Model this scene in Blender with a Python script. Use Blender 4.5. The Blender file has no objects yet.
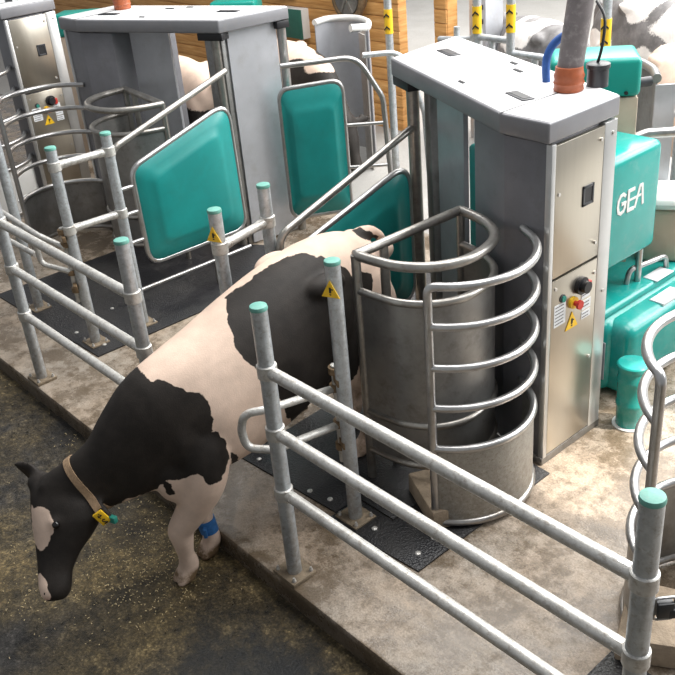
import bpy, bmesh, math, random
from mathutils import Vector, Matrix, noise as mnoise
random.seed(7)
PI = math.pi
SC = bpy.context.scene
COL = SC.collection

# ------------------------------------------------------------------ materials
MATS = {}
def nodes_of(name):
    m = bpy.data.materials.new(name); m.use_nodes = True
    nt = m.node_tree; b = nt.nodes['Principled BSDF']
    return m, nt, b
def lk(nt, a, b): nt.links.new(a, b)
def noise_node(nt, scale, detail=4, rough=.6, vec=None):
    n = nt.nodes.new('ShaderNodeTexNoise'); n.inputs['Scale'].default_value = scale
    n.inputs['Detail'].default_value = detail; n.inputs['Roughness'].default_value = rough
    if vec is not None: lk(nt, vec, n.inputs['Vector'])
    return n
def ramp_node(nt, stops, src):
    r = nt.nodes.new('ShaderNodeValToRGB')
    el = r.color_ramp.elements
    while len(el) < len(stops): el.new(.5)
    for e, (p, c) in zip(el, stops):
        e.position = p; e.color = (c[0], c[1], c[2], 1) if not isinstance(c, (int, float)) else (c, c, c, 1)
    lk(nt, src, r.inputs['Fac'])
    return r
def mix_node(nt, fac, a, b, mode='MIX'):
    m = nt.nodes.new('ShaderNodeMix'); m.data_type = 'RGBA'; m.blend_type = mode
    if isinstance(fac, (int, float)): m.inputs[0].default_value = fac
    else: lk(nt, fac, m.inputs[0])
    for s, v in ((6, a), (7, b)):
        if isinstance(v, (tuple, list)): m.inputs[s].default_value = (v[0], v[1], v[2], 1)
        else: lk(nt, v, m.inputs[s])
    return m.outputs[2]
def coords(nt):
    return nt.nodes.new('ShaderNodeTexCoord').outputs['Object']
def bump_node(nt, b, src, strength, dist=.01):
    n = nt.nodes.new('ShaderNodeBump'); n.inputs['Strength'].default_value = strength
    n.inputs['Distance'].default_value = dist
    lk(nt, src, n.inputs['Height']); lk(nt, n.outputs[0], b.inputs['Normal'])
def simple(name, col, rough=.5, metal=0., var=.15, scale=6, bump=0., dirt=None, dirt_amt=.5, low=None, spec=None):
    """painted / metal surface: base colour with noise mottling, optional brown dirt (more near the ground)"""
    m, nt, b = nodes_of(name)
    v = coords(nt)
    n = noise_node(nt, scale, 5, .65, v)
    dk = tuple(c*(1-var) for c in col); lt = tuple(min(1, c*(1+var)) for c in col)
    c = ramp_node(nt, [(.3, dk), (.7, lt)], n.outputs['Fac']).outputs[0]
    if dirt:
        n2 = noise_node(nt, scale*2.3, 7, .7, v)
        f = ramp_node(nt, [(.52, 0.), (.72, dirt_amt)], n2.outputs['Fac']).outputs[0]
        c = mix_node(nt, f, c, dirt)
        if low is not None:
            sx = nt.nodes.new('ShaderNodeSeparateXYZ'); lk(nt, v, sx.inputs[0])
            mr = nt.nodes.new('ShaderNodeMapRange'); lk(nt, sx.outputs[2], mr.inputs[0])
            mr.inputs[1].default_value = low; mr.inputs[2].default_value = 0; mr.inputs[3].default_value = 0; mr.inputs[4].default_value = .75
            n3 = noise_node(nt, scale*1.2, 6, .7, v)
            mu = nt.nodes.new('ShaderNodeMath'); mu.operation = 'MULTIPLY'; lk(nt, mr.outputs[0], mu.inputs[0])
            rr = ramp_node(nt, [(.35, .1), (.65, 1.)], n3.outputs['Fac']); lk(nt, rr.outputs[0], mu.inputs[1])
            c = mix_node(nt, mu.outputs[0], c, dirt)
    lk(nt, c, b.inputs['Base Color'])
    b.inputs['Roughness'].default_value = rough; b.inputs['Metallic'].default_value = metal
    if spec is not None: b.inputs['Specular IOR Level'].default_value = spec
    if bump:
        n4 = noise_node(nt, scale*6, 4, .6, v); bump_node(nt, b, n4.outputs['Fac'], bump)
    MATS[name] = m
    return m
BROWN = (.17, .125, .075)
simple('galvanized', (.50, .53, .55), .42, .55, .22, 22, .15, BROWN, .55, .55)
simple('galvanized_rail', (.56, .55, .52), .42, .45, .2, 16, .2, (.2, .15, .10), .7, .5)
simple('steel_tube', (.36, .345, .32), .32, .8, .25, 9, .1, (.2, .15, .10), .5, .7)
simple('steel_hoop', (.47, .465, .46), .28, .85, .15, 9, .05, (.2, .16, .12), .35, .4)
simple('dull_sheet', (.30, .295, .285), .4, .75, .2, 5, .1, (.12, .10, .08), .5, .5)
simple('spotted_sheet', (.38, .37, .34), .5, .55, .15, 30, .2, (.17, .13, .09), .75, .5)
simple('grey_paint', (.185, .185, .20), .42, .25, .1, 4, 0, (.1, .09, .08), .25, .3)
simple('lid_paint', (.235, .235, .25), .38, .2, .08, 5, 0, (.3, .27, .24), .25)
simple('lid_top_lit', (.78, .78, .79), .35, 0, .05, 5, 0, (.45, .40, .34), .25)  # grey lid seen from above, whitened to imitate strong sky light
simple('light_panel', (.47, .48, .51), .38, .45, .08, 3, .03, (.3, .28, .26), .3, .35)
simple('trim_steel', (.56, .56, .55), .33, .7, .08, 5, 0)
simple('teal', (.008, .22, .205), .38, 0, .12, 3, 0, (.02, .16, .14), .3)
simple('teal_gloss', (.012, .30, .265), .22, 0, .10, 4, .05, (.25, .42, .38), .25)
simple('teal_cover', (.006, .29, .235), .35, 0, .06, 3, 0)
simple('cap_green', (.13, .36, .30), .5, 0, .15, 30, 0, (.3, .35, .3), .4)
simple('black', (.012, .012, .014), .45, 0, .2, 10)
simple('dark_plastic', (.035, .037, .042), .4, 0, .2, 10)
simple('beige', (.48, .38, .29), .45, .15, .08, 4, 0, (.3, .22, .16), .3)
simple('white_plastic', (.72, .72, .70), .4, 0, .05, 4)
simple('white_label', (.72, .74, .76), .5, 0, .06, 60)
simple('yellow', (.85, .52, .02), .45, 0, .06, 20)
simple('red', (.5, .03, .02), .4, 0, .1, 20)
simple('orange_rubber', (.33, .085, .03), .45, 0, .2, 20, .1)
simple('blue', (.02, .09, .32), .5, 0, .15, 20)
simple('blue_band', (.03, .15, .40), .6, 0, .3, 40, .2)
simple('strap', (.33, .22, .13), .75, 0, .25, 60, .3, (.12, .08, .05), .5)
simple('eartag_green', (.02, .22, .17), .5, 0, .1, 20)
simple('box_green', (.03, .14, .10), .45, 0, .1, 8)
simple('hose_grey', (.175, .155, .155), .35, .1, .15, 14, .1, (.5, .48, .46), .35)
simple('rust', (.20, .135, .075), .7, .3, .4, 25, .3)
simple('bolt', (.55, .53, .5), .35, .6, .2, 40)
simple('dirty_plate', (.20, .155, .105), .7, .2, .35, 20, .4, (.08, .06, .04), .7)
simple('hoof', (.14, .10, .06), .6, 0, .3, 30, .3)
simple('eye', (.006, .005, .005), .08, 0, 0, 10)
simple('block_concrete', (.35, .27, .19), .75, 0, .25, 9, .5, (.12, .085, .05), .6)
simple('straw', (.62, .5, .28), .7, 0, .35, 5)
simple('udder', (.55, .36, .29), .6, 0, .1, 12)

def mat_stainless(name, tint=(.50, .46, .39)):
    m, nt, b = nodes_of(name); v = coords(nt)
    mp = nt.nodes.new('ShaderNodeMapping'); lk(nt, v, mp.inputs[0]); mp.inputs['Scale'].default_value = (14, 14, .5)
    n = noise_node(nt, 3, 3, .5, mp.outputs[0])
    c = ramp_node(nt, [(.3, tuple(x*.975 for x in tint)), (.7, tuple(x*1.02 for x in tint))], n.outputs['Fac']).outputs[0]
    n2 = noise_node(nt, 38, 5, .7, v)
    f = ramp_node(nt, [(.66, 0.), (.76, .28)], n2.outputs['Fac']).outputs[0]
    c = mix_node(nt, f, c, (.25, .21, .16))
    lk(nt, c, b.inputs['Base Color']); b.inputs['Metallic'].default_value = .92
    rr = ramp_node(nt, [(.3, .28), (.7, .31)], n.outputs['Fac']); lk(nt, rr.outputs[0], b.inputs['Roughness'])
    MATS[name] = m
mat_stainless('stainless')

def mat_concrete(name, lo, hi, stain, wet=.5, sc=1.):
    m, nt, b = nodes_of(name); v = coords(nt)
    n1 = noise_node(nt, 1.0*sc, 6, .7, v); n2 = noise_node(nt, 11*sc, 7, .75, v); n3 = noise_node(nt, 95*sc, 4, .7, v)
    n5 = noise_node(nt, 2.4*sc, 6, .75, v); n6 = noise_node(nt, 30*sc, 6, .8, v)
    c = ramp_node(nt, [(.36, lo), (.60, hi)], n1.outputs['Fac']).outputs[0]
    f = ramp_node(nt, [(.46, 0.), (.64, .85)], n2.outputs['Fac']).outputs[0]
    c = mix_node(nt, f, c, stain)
    f5 = ramp_node(nt, [(.46, 0.), (.58, .85)], n5.outputs['Fac']).outputs[0]
    c = mix_node(nt, f5, c, tuple(s*.9 for s in stain))
    f6 = ramp_node(nt, [(.56, 0.), (.66, .55)], n6.outputs['Fac']).outputs[0]
    c = mix_node(nt, f6, c, tuple(s*.5 for s in stain))
    f3 = ramp_node(nt, [(.32, .6), (.68, 1.25)], n3.outputs['Fac']).outputs[0]
    c = mix_node(nt, 1., c, f3, 'MULTIPLY')
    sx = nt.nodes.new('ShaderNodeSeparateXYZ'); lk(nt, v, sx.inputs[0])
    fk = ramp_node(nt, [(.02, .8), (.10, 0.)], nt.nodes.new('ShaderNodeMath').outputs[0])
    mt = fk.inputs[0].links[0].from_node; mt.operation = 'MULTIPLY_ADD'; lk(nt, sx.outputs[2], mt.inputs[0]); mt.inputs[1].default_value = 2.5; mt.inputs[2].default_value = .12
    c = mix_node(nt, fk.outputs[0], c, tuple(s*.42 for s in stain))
    lk(nt, c, b.inputs['Base Color'])
    # standing wet film in patches
    rr = ramp_node(nt, [(.42, .6), (.55, .6-.44*wet)], n5.outputs['Fac']); lk(nt, rr.outputs[0], b.inputs['Roughness'])
    ad = nt.nodes.new('ShaderNodeMath'); ad.operation = 'ADD'; lk(nt, n2.outputs['Fac'], ad.inputs[0]); lk(nt, n3.outputs['Fac'], ad.inputs[1])
    bump_node(nt, b, ad.outputs[0], .22, .006)
    MATS[name] = m
mat_concrete('platform_concrete', (.42, .325, .24), (.335, .29, .24), (.135, .098, .062), .95)
mat_concrete('back_concrete', (.80, .79, .77), (.86, .85, .83), (.70, .68, .64), .2)

def mat_alley():
    m, nt, b = nodes_of('alley_wet'); v = coords(nt)
    n1 = noise_node(nt, .9, 6, .65, v); n2 = noise_node(nt, 16, 8, .8, v); n3 = noise_node(nt, 75, 5, .75, v); n4 = noise_node(nt, 3.2, 5, .7, v)
    c = ramp_node(nt, [(.38, (.046, .042, .038)), (.50, (.118, .090, .048)), (.66, (.20, .145, .064))], n1.outputs['Fac']).outputs[0]
    f = ramp_node(nt, [(.36, .25), (.52, .9), (.66, 2.1)], n2.outputs['Fac']).outputs[0]
    c = mix_node(nt, 1., c, f, 'MULTIPLY')
    f4 = ramp_node(nt, [(.40, .55), (.62, 1.25)], n4.outputs['Fac']).outputs[0]
    c = mix_node(nt, 1., c, f4, 'MULTIPLY')
    f3 = ramp_node(nt, [(.36, .45), (.55, 1.), (.70, 2.4)], n3.outputs['Fac']).outputs[0]
    c = mix_node(nt, 1., c, f3, 'MULTIPLY')
    # darker wet patch of floor near the viewer
    ds = nt.nodes.new('ShaderNodeVectorMath'); ds.operation = 'DISTANCE'; lk(nt, v, ds.inputs[0]); ds.inputs[1].default_value = (.85, -.62, -.13)
    ad = nt.nodes.new('ShaderNodeMath'); ad.operation = 'MULTIPLY_ADD'; lk(nt, n4.outputs['Fac'], ad.inputs[0]); ad.inputs[1].default_value = .7; lk(nt, ds.outputs['Value'], ad.inputs[2])
    fp = ramp_node(nt, [(.62, .85), (.95, 0.)], ad.outputs[0]).outputs[0]
    dk = mix_node(nt, f3, (.006, .008, .011), (.022, .024, .026))
    c = mix_node(nt, fp, c, dk)
    lk(nt, c, b.inputs['Base Color'])
    rr = ramp_node(nt, [(.35, .25), (.65, .62)], n2.outputs['Fac']); lk(nt, rr.outputs[0], b.inputs['Roughness'])
    ad2 = nt.nodes.new('ShaderNodeMath'); ad2.operation = 'ADD'; lk(nt, n2.outputs['Fac'], ad2.inputs[0]); lk(nt, n3.outputs['Fac'], ad2.inputs[1])
    bump_node(nt, b, ad2.outputs[0], .6, .015)
    b.inputs['Specular IOR Level'].default_value = .3
    MATS['alley_wet'] = m
mat_alley()
def mat_rubber():
    m, nt, b = nodes_of('rubber'); v = coords(nt)
    vo = nt.nodes.new('ShaderNodeTexVoronoi'); vo.inputs['Scale'].default_value = 85; lk(nt, v, vo.inputs['Vector'])
    n = noise_node(nt, 3, 5, .7, v)
    c = ramp_node(nt, [(.4, (.008, .008, .010)), (.7, (.024, .022, .021))], n.outputs['Fac']).outputs[0]
    lk(nt, c, b.inputs['Base Color'])
    rr = ramp_node(nt, [(.35, .30), (.7, .6)], n.outputs['Fac']); lk(nt, rr.outputs[0], b.inputs['Roughness'])
    bump_node(nt, b, vo.outputs['Distance'], .7, .004)
    MATS['rubber'] = m
mat_rubber()
def mat_wood():
    m, nt, b = nodes_of('wood'); v = coords(nt)
    mp = nt.nodes.new('ShaderNodeMapping'); lk(nt, v, mp.inputs[0]); mp.inputs['Scale'].default_value = (1.2, 1.2, 16)
    n = noise_node(nt, 2.2, 6, .6, mp.outputs[0])
    c = ramp_node(nt, [(.3, (.42, .19, .05)), (.55, (.60, .31, .10)), (.75, (.70, .42, .17))], n.outputs['Fac']).outputs[0]
    lk(nt, c, b.inputs['Base Color']); b.inputs['Roughness'].default_value = .6
    bump_node(nt, b, n.outputs['Fac'], .3, .01)
    MATS['wood'] = m
mat_wood()
def mat_hide(name, attr, blackc=(.016, .013, .011), whitec=(.72, .55, .44), brown=True):
    m, nt, b = nodes_of(name); v = coords(nt)
    at = nt.nodes.new('ShaderNodeAttribute'); at.attribute_name = attr
    n = noise_node(nt, 6, 6, .65, v); n2 = noise_node(nt, 150, 2, .5, v)
    wh = ramp_node(nt, [(.32, tuple(c*.84 for c in whitec)), (.68, tuple(min(1, c*1.08) for c in whitec))], n.outputs['Fac']).outputs[0]
    bl = ramp_node(nt, [(.4, blackc), (.75, tuple(c*2.1 for c in blackc))], n.outputs['Fac']).outputs[0]
    sx = nt.nodes.new('ShaderNodeSeparateColor'); lk(nt, at.outputs['Color'], sx.inputs[0])
    # ragged hair edge between the two colours
    ad = nt.nodes.new('ShaderNodeMath'); ad.operation = 'ADD'; lk(nt, sx.outputs[0], ad.inputs[0])
    n6 = noise_node(nt, 45, 3, .6, v)
    sb = nt.nodes.new('ShaderNodeMath'); sb.operation = 'MULTIPLY_ADD'; lk(nt, n6.outputs['Fac'], sb.inputs[0]); sb.inputs[1].default_value = .5; sb.inputs[2].default_value = -.25
    lk(nt, sb.outputs[0], ad.inputs[1])
    fac = ramp_node(nt, [(.42, 0.), (.58, 1.)], ad.outputs[0]).outputs[0]
    c = mix_node(nt, fac, wh, bl)
    pk = sx.outputs[1]
    c = mix_node(nt, pk, c, (.55, .34, .28))
    dm = nt.nodes.new('ShaderNodeMath'); dm.operation = 'MULTIPLY'; lk(nt, sx.outputs[2], dm.inputs[0])
    n7 = noise_node(nt, 11, 5, .7, v); rr = ramp_node(nt, [(.35, .1), (.62, 1.)], n7.outputs['Fac']); lk(nt, rr.outputs[0], dm.inputs[1])
    c = mix_node(nt, dm.outputs[0], c, (.17, .11, .06))
    lk(nt, c, b.inputs['Base Color']); b.inputs['Roughness'].default_value = .62
    b.inputs['Specular IOR Level'].default_value = .25
    bump_node(nt, b, n2.outputs['Fac'], .25, .004)
    MATS[name] = m
mat_hide('hide', 'coat')
mat_hide('hide_grey', 'coat', (.14, .135, .135), (.85, .82, .79))

# ------------------------------------------------------------------ geometry builder
def fillet(path, rad, seg=6):
    P = [Vector(p) for p in path]; out = [P[0]]
    for i in range(1, len(P)-1):
        a, b, c = P[i-1], P[i], P[i+1]
        u = (a-b); w = (c-b); lu, lw = u.length, w.length
        if lu < 1e-6 or lw < 1e-6: continue
        u /= lu; w /= lw
        ang = u.angle(w)
        if ang > PI-.05: out.append(b); continue
        d = min(rad/math.tan(ang/2), lu*.49, lw*.49)
        p0 = b+u*d; p1 = b+w*d
        for k in range(seg+1):
            t = k/seg
            out.append(p0*(1-t)**2 + b*2*t*(1-t) + p1*t*t)
    out.append(P[-1]); return out
def catmull(pts, n=6, closed=False):
    P = [Vector(p) for p in pts]; out = []; N = len(P)
    rng = N if closed else N-1
    for i in range(rng):
        if closed: p0, p1, p2, p3 = P[(i-1) % N], P[i], P[(i+1) % N], P[(i+2) % N]
        else: p0, p1, p2, p3 = P[max(i-1, 0)], P[i], P[i+1], P[min(i+2, N-1)]
        for k in range(n):
            t = k/n; t2 = t*t; t3 = t2*t
            out.append(.5*((2*p1)+(-p0+p2)*t+(2*p0-5*p1+4*p2-p3)*t2+(-p0+3*p1-3*p2+p3)*t3))
    if not closed: out.append(P[-1])
    return out
class G:
    X = staticmethod(lambda p: Vector(p))          # place transform of the unit being built
    def __init__(s): s.bm = bmesh.new()
    def v(s, p): return s.bm.verts.new(G.X(Vector(p)))
    def faces(s, vs, fs):
        V = [s.v(p) for p in vs]; out = []
        for f in fs:
            try: out.append(s.bm.faces.new([V[i] for i in f]))
            except ValueError: pass
        return V, out
    def prism(s, poly, z0, z1, bevel=0, seg=2):
        n = len(poly)
        vs = [(p[0], p[1], z0) for p in poly]+[(p[0], p[1], z1) for p in poly]
        fs = [list(range(n))[::-1], list(range(n, 2*n))]+[[i, (i+1) % n, n+(i+1) % n, n+i] for i in range(n)]
        V, F = s.faces(vs, fs)
        if bevel:
            ed = {e for f in F for e in f.edges}
            bmesh.ops.bevel(s.bm, geom=list(ed), offset=bevel, segments=seg, affect='EDGES', profile=.5, clamp_overlap=True)
        return s
    def box(s, c, d, rz=0, bevel=0, seg=2):
        x, y = d[0]/2, d[1]/2; ca, sa = math.cos(rz), math.sin(rz)
        return s.prism([(c[0]+a*ca-b*sa, c[1]+a*sa+b*ca) for a, b in ((-x, -y), (x, -y), (x, y), (-x, y))], c[2]-d[2]/2, c[2]+d[2]/2, bevel, seg)
    def obox(s, c, ax, ay, az, bevel=0):
        """box from centre and three half-axis vectors"""
        c, ax, ay, az = map(Vector, (c, ax, ay, az))
        vs = [c+ax*i+ay*j+az*k for k in (-1, 1) for i, j in ((-1, -1), (1, -1), (1, 1), (-1, 1))]
        V, F = s.faces(vs, [[3, 2, 1, 0], [4, 5, 6, 7], [0, 1, 5, 4], [1, 2, 6, 5], [2, 3, 7, 6], [3, 0, 4, 7]])
        if bevel:
            bmesh.ops.bevel(s.bm, geom=list({e for f in F for e in f.edges}), offset=bevel, segments=2, affect='EDGES', profile=.5)
        return s
    def tube(s, path, r, n=10, closed=False, caps=True):
        P = [Vector(p) for p in path]
        Q = [P[0]]
        for p in P[1:]:
            if (p-Q[-1]).length > 1e-5: Q.append(p)
        P = Q
        if closed and (P[0]-P[-1]).length < 1e-5: P.pop()
        N = len(P); T = []
        for i in range(N):
            if closed: t = P[(i+1) % N]-P[(i-1) % N]
            else: t = P[min(i+1, N-1)]-P[max(i-1, 0)]
            T.append(t.normalized())
        u = T[0].orthogonal().normalized(); rings = []
        for i in range(N):
            if i:
                q = T[i-1].rotation_difference(T[i]); u = q @ u
            w = T[i].cross(u).normalized()
            rr = r[i] if isinstance(r, (list, tuple)) else r
            rings.append([s.v(P[i]+(u*math.cos(2*PI*k/n)+w*math.sin(2*PI*k/n))*rr) for k in range(n)])
        for i in range(N if closed else N-1):
            a, b = rings[i], rings[(i+1) % N]
            off = 0
            if closed and i == N-1:
                off = min(range(n), key=lambda o: sum((a[k].co-b[(k+o) % n].co).length for k in range(n)))
            for k in range(n):
                s.bm.faces.new([a[k], a[(k+1) % n], b[(k+1+off) % n], b[(k+off) % n]])
        if not closed and caps:
            s.bm.faces.new(rings[0][::-1]); s.bm.faces.new(rings[-1])
        return s
    def cyl(s, p0, p1, r, n=16): return s.tube([p0, p1], r, n)
    def lathe(s, prof, c, n=24):
        """profile of (radius, z) pairs about a vertical axis"""
        rings = []
        for r, z in prof:
            rings.append([s.v((c[0]+r*math.cos(2*PI*k/n), c[1]+r*math.sin(2*PI*k/n), c[2]+z)) for k in range(n)])
        for a, b in zip(rings, rings[1:]):
            for k in range(n): s.bm.faces.new([a[k], a[(k+1) % n], b[(k+1) % n], b[k]])
        s.bm.faces.new(rings[0][::-1]); s.bm.faces.new(rings[-1]); return s
    def wall(s, path, z0, z1, th):
        """thin upright sheet along a plan curve"""
        P = [Vector((p[0], p[1])) for p in path]; N = len(P); L = []; R = []
        for i in range(N):
            t = (P[min(i+1, N-1)]-P[max(i-1, 0)]).normalized(); nn = Vector((-t.y, t.x))*th/2
            L.append(P[i]+nn); R.append(P[i]-nn)
        vs = [(p.x, p.y, z) for z in (z0, z1) for p in L+R[::-1]]
        M = 2*N
        fs = [[i, (i+1) % M, M+(i+1) % M, M+i] for i in range(M)]
        for k in (0, M):
            for i in range(N-1): fs.append([k+i, k+i+1, k+M-2-i, k+M-1-i])
        s.faces(vs, fs); return s
    def loft(s, rings):
        R = [[s.v(p) for p in r] for r in rings]; n = len(R[0])
        for a, b in zip(R, R[1:]):
            for k in range(n): s.bm.faces.new([a[k], a[(k+1) % n], b[(k+1) % n], b[k]])
        s.bm.faces.new(R[0][::-1]); s.bm.faces.new(R[-1]); return s
    def ball(s, c, r, M=None, u=16, v=10):
        mat = Matrix.Translation(G.X(Vector(c))) @ (M.to_4x4() if M else Matrix.Identity(4))
        r = (r, r, r) if isinstance(r, (int, float)) else r
        bmesh.ops.create_uvsphere(s.bm, u_segments=u, v_segments=v, radius=1, matrix=mat @ Matrix.Diagonal((*r, 1)))
        return s
    def mesh(s, name, mat, angle=40):
        bmesh.ops.recalc_face_normals(s.bm, faces=s.bm.faces[:])
        me = bpy.data.meshes.new(name); s.bm.to_mesh(me); s.bm.free()
        for p in me.polygons: p.use_smooth = True
        me.set_sharp_from_angle(angle=math.radians(angle))
        if mat: me.materials.append(MATS[mat])
        return me
    def build(s, name, mat, parent=None, label=None, angle=40):
        o = bpy.data.objects.new(name, s.mesh(name, mat, angle)); COL.objects.link(o)
        if parent is not None: adopt(o, parent)
        if label: o['label'] = label
        return o
ROOT_LOC = {}
def adopt(o, parent):
    o.parent = parent
    o.matrix_parent_inverse = Matrix.Translation(-Vector(ROOT_LOC.get(parent.name, (0, 0, 0))))
def rounded_poly(P, r, seg=6):
    """closed polygon of Vectors with rounded corners"""
    n = len(P); out = []
    for i in range(n):
        a, b, c = P[i-1], P[i], P[(i+1) % n]
        u = (a-b).normalized(); w = (c-b).normalized(); ang = u.angle(w); d = r/math.tan(ang/2)
        for k in range(seg+1):
            t = k/seg; out.append((b+u*d)*(1-t)**2+b*2*t*(1-t)+(b+w*d)*t*t)
    return out
def tag(o, label, cat, group=None, kind=None):
    if label: o['label'] = label
    if cat: o['category'] = cat
    if group: o['group'] = group
    if kind: o['kind'] = kind
    return o
def thing(name, label, cat, loc, group=None):
    o = bpy.data.objects.new(name, None); COL.objects.link(o)
    p = G.X(Vector(loc)); o.location = p; o.empty_display_size = .1
    ROOT_LOC[o.name] = tuple(p)
    return tag(o, label, cat, group)
def struct(g, name, mat):
    o = g.build(name, mat); o['kind'] = 'structure'; return o
def ident(): G.X = staticmethod(lambda p: Vector(p))
def mirror(c, dy=0, dz=0): G.X = staticmethod(lambda p: Vector((c-p[0], p[1]+dy, p[2]+dz)))
def shift(dx, dy=0, dz=0): G.X = staticmethod(lambda p: Vector((p[0]+dx, p[1]+dy, p[2]+dz)))

# ------------------------------------------------------------------ camera
CAM = (3.504184, -1.998599, 3.309112); YAW, PITCH, ROLL = .887, .5053, -.0931; FPX = 929.39
def make_camera():
    cy, sy, cp, sp = math.cos(YAW), math.sin(YAW), math.cos(PITCH), math.sin(PITCH)
    fwd = Vector((-sy*cp, cy*cp, -sp)); right = Vector((cy, sy, 0)); up = right.cross(fwd)
    c, s = math.cos(ROLL), math.sin(ROLL)
    r2 = right*c+up*s; u2 = up*c-right*s
    M = Matrix((r2, u2, -fwd)).transposed().to_4x4(); M.translation = Vector(CAM)
    cd = bpy.data.cameras.new('camera'); cd.sensor_width = 36; cd.lens = FPX/675*36
    cd.clip_end = 200
    o = bpy.data.objects.new('camera', cd); COL.objects.link(o); o.matrix_world = M
    SC.camera = o
make_camera()

# ------------------------------------------------------------------ setting
ALLEY = -.13
g = G(); g.prism([(-14, -8), (9, -8), (9, -.02), (-14, -.02)], ALLEY-.1, ALLEY); struct(g, 'alley_floor', 'alley_wet')
g = G(); g.prism([(-14, -.078), (9, -.078), (9, 3.6), (-14, 3.6)], ALLEY-.1, 0, .012); struct(g, 'platform', 'platform_concrete')
g = G(); g.prism([(-24, 3.6), (14, 3.6), (14, 26), (-24, 26)], -.16, -.06); struct(g, 'back_floor', 'back_concrete')

# ------------------------------------------------------------------ posts, gates
PR = .038
def warning_sticker(par, c, nrm, up, h=.088):
    """yellow triangle with a dark mark"""
    c, nrm, up = Vector(c), Vector(nrm).normalized(), Vector(up).normalized()
    rt = up.cross(nrm).normalized()
    g = G(); tri = [c+up*h*.55, c-up*h*.45-rt*h*.55, c-up*h*.45+rt*h*.55]
    g.faces([p+nrm*d for d in (0, .004) for p in tri], [[0, 1, 2], [5, 4, 3], [0, 1, 4, 3], [1, 2, 5, 4], [2, 0, 3, 5]])
    st = g.build('warning_sticker', 'yellow', par, 'yellow triangular warning sticker')
    g = G()
    g.obox(c+nrm*.005-up*h*.02, rt*h*.06, up*h*.16, nrm*.001); g.obox(c+nrm*.005-up*h*.28, rt*h*.05, up*h*.035, nrm*.001)
    g.obox(c+nrm*.005+up*h*.03+rt*h*.08, rt*h*.10, up*h*.03, nrm*.001)
    mk = g.build('warning_mark', 'black', st)
    return st
def post(par, x, y, h, r=PR, plate=True, rz=0, mat='galvanized', name='post'):
    g = G(); g.cyl((x, y, .008), (x, y, h), r, 20); p = g.build(name, mat, par)
    g = G(); g.lathe([(r*1.06, -.012), (r*1.08, -.004), (r*1.0, .006), (r*.7, .009)], (x, y, h), 20); g.build('cap', 'cap_green', p, 'pale green plastic post cap')
    if plate:
        g = G(); g.box((x, y, .011), (.17, .15, .022), rz, .003); bp_ = g.build('base_plate', 'dirty_plate', par, 'dirty bolted base plate')
        for sx, sy in ((-1, -1), (1, -1), (1, 1), (-1, 1)):
            g = G(); g.lathe([(.011, 0), (.011, .010), (.006, .018), (.006, .024)], (x+sx*.065, y+sy*.055, .021), 8); g.build('bolt', 'bolt', bp_)
    return p
def clamp(par, x, y, z, r=PR, d=(1, 0)):
    g = G(); g.lathe([(r*1.05, -.035), (r*1.22, -.03), (r*1.22, .03), (r*1.05, .035)], (x, y, z), 18)
    g.obox((x+d[0]*r*1.7, y+d[1]*r*1.7, z), (d[0]*.03, d[1]*.03, 0), (-d[1]*.014, d[0]*.014, 0), (0, 0, .028), .004)
    c = g.build('clamp', 'galvanized_rail', par)
    g = G(); q = (x+d[0]*r*1.9, y+d[1]*r*1.9, z); g.cyl((q[0]+d[1]*.03, q[1]-d[0]*.03, z), (q[0]-d[1]*.03, q[1]+d[0]*.03, z), .007, 8); g.build('bolt', 'bolt', c)
HR = (1.204, .871, .518)
def gate(x0, x1, label):
    t = thing('pipe_gate', label, 'gate', (x0, 0, 0), 'three-rail pipe gates along the kerb')
    for x in (x0, x1): post(t, x, 0, 1.524)
    for z in HR:
        g = G(); g.cyl((x0+.03, 0, z), (x1-.03, 0, z), .0295, 14); g.build('rail', 'galvanized_rail', t)
        clamp(t, x0, 0, z, d=(1, 0)); clamp(t, x1, 0, z, d=(-1, 0))
    return t
tg_ = gate(.536, 2.427, 'three-rail pipe gate in front of the near milking robot, right of the walking cow')
gate(-2.32, -.626, 'three-rail pipe gate on the left, its right end hidden by the cow\'s neck')

g = G(); g.obox((2.475, .055, 1.075), (.016, .02, 0), (-.012, .010, 0), (0, 0, .03), .004); g.obox((2.497, .085, 1.06), (.016, .02, 0), (-.014, .012, 0), (0, 0, .018), .004); lt = g.build('latch', 'dark_plastic', tg_, 'small black latch on the thick post')
g = G(); g.tube(rounded_poly([Vector(q) for q in ((2.455, .03, 1.03), (2.495, .08, 1.03), (2.495, .08, 1.12), (2.455, .03, 1.12))], .012, 4), .005, 8, closed=True); g.build('latch_loop', 'steel_hoop', lt)
def single_post(x, y, h, label, sticker=None):
    t = thing('pipe_post', label, 'post', (x, y, 0)); post(t, x, y, h)
    if sticker: warning_sticker(t, (x+sticker[0]*PR*1.02, y+sticker[1]*PR*1.02, h-.13), (*sticker, 0), (0, 0, 1))
    return t
single_post(.454, .497, 1.535, 'galvanised post with green cap and yellow sticker, in front of the cow\'s flank', (.35, -.94))
single_post(-3.42, .51, 1.5, 'galvanised post at the far left, behind the left pipe gate')

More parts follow.
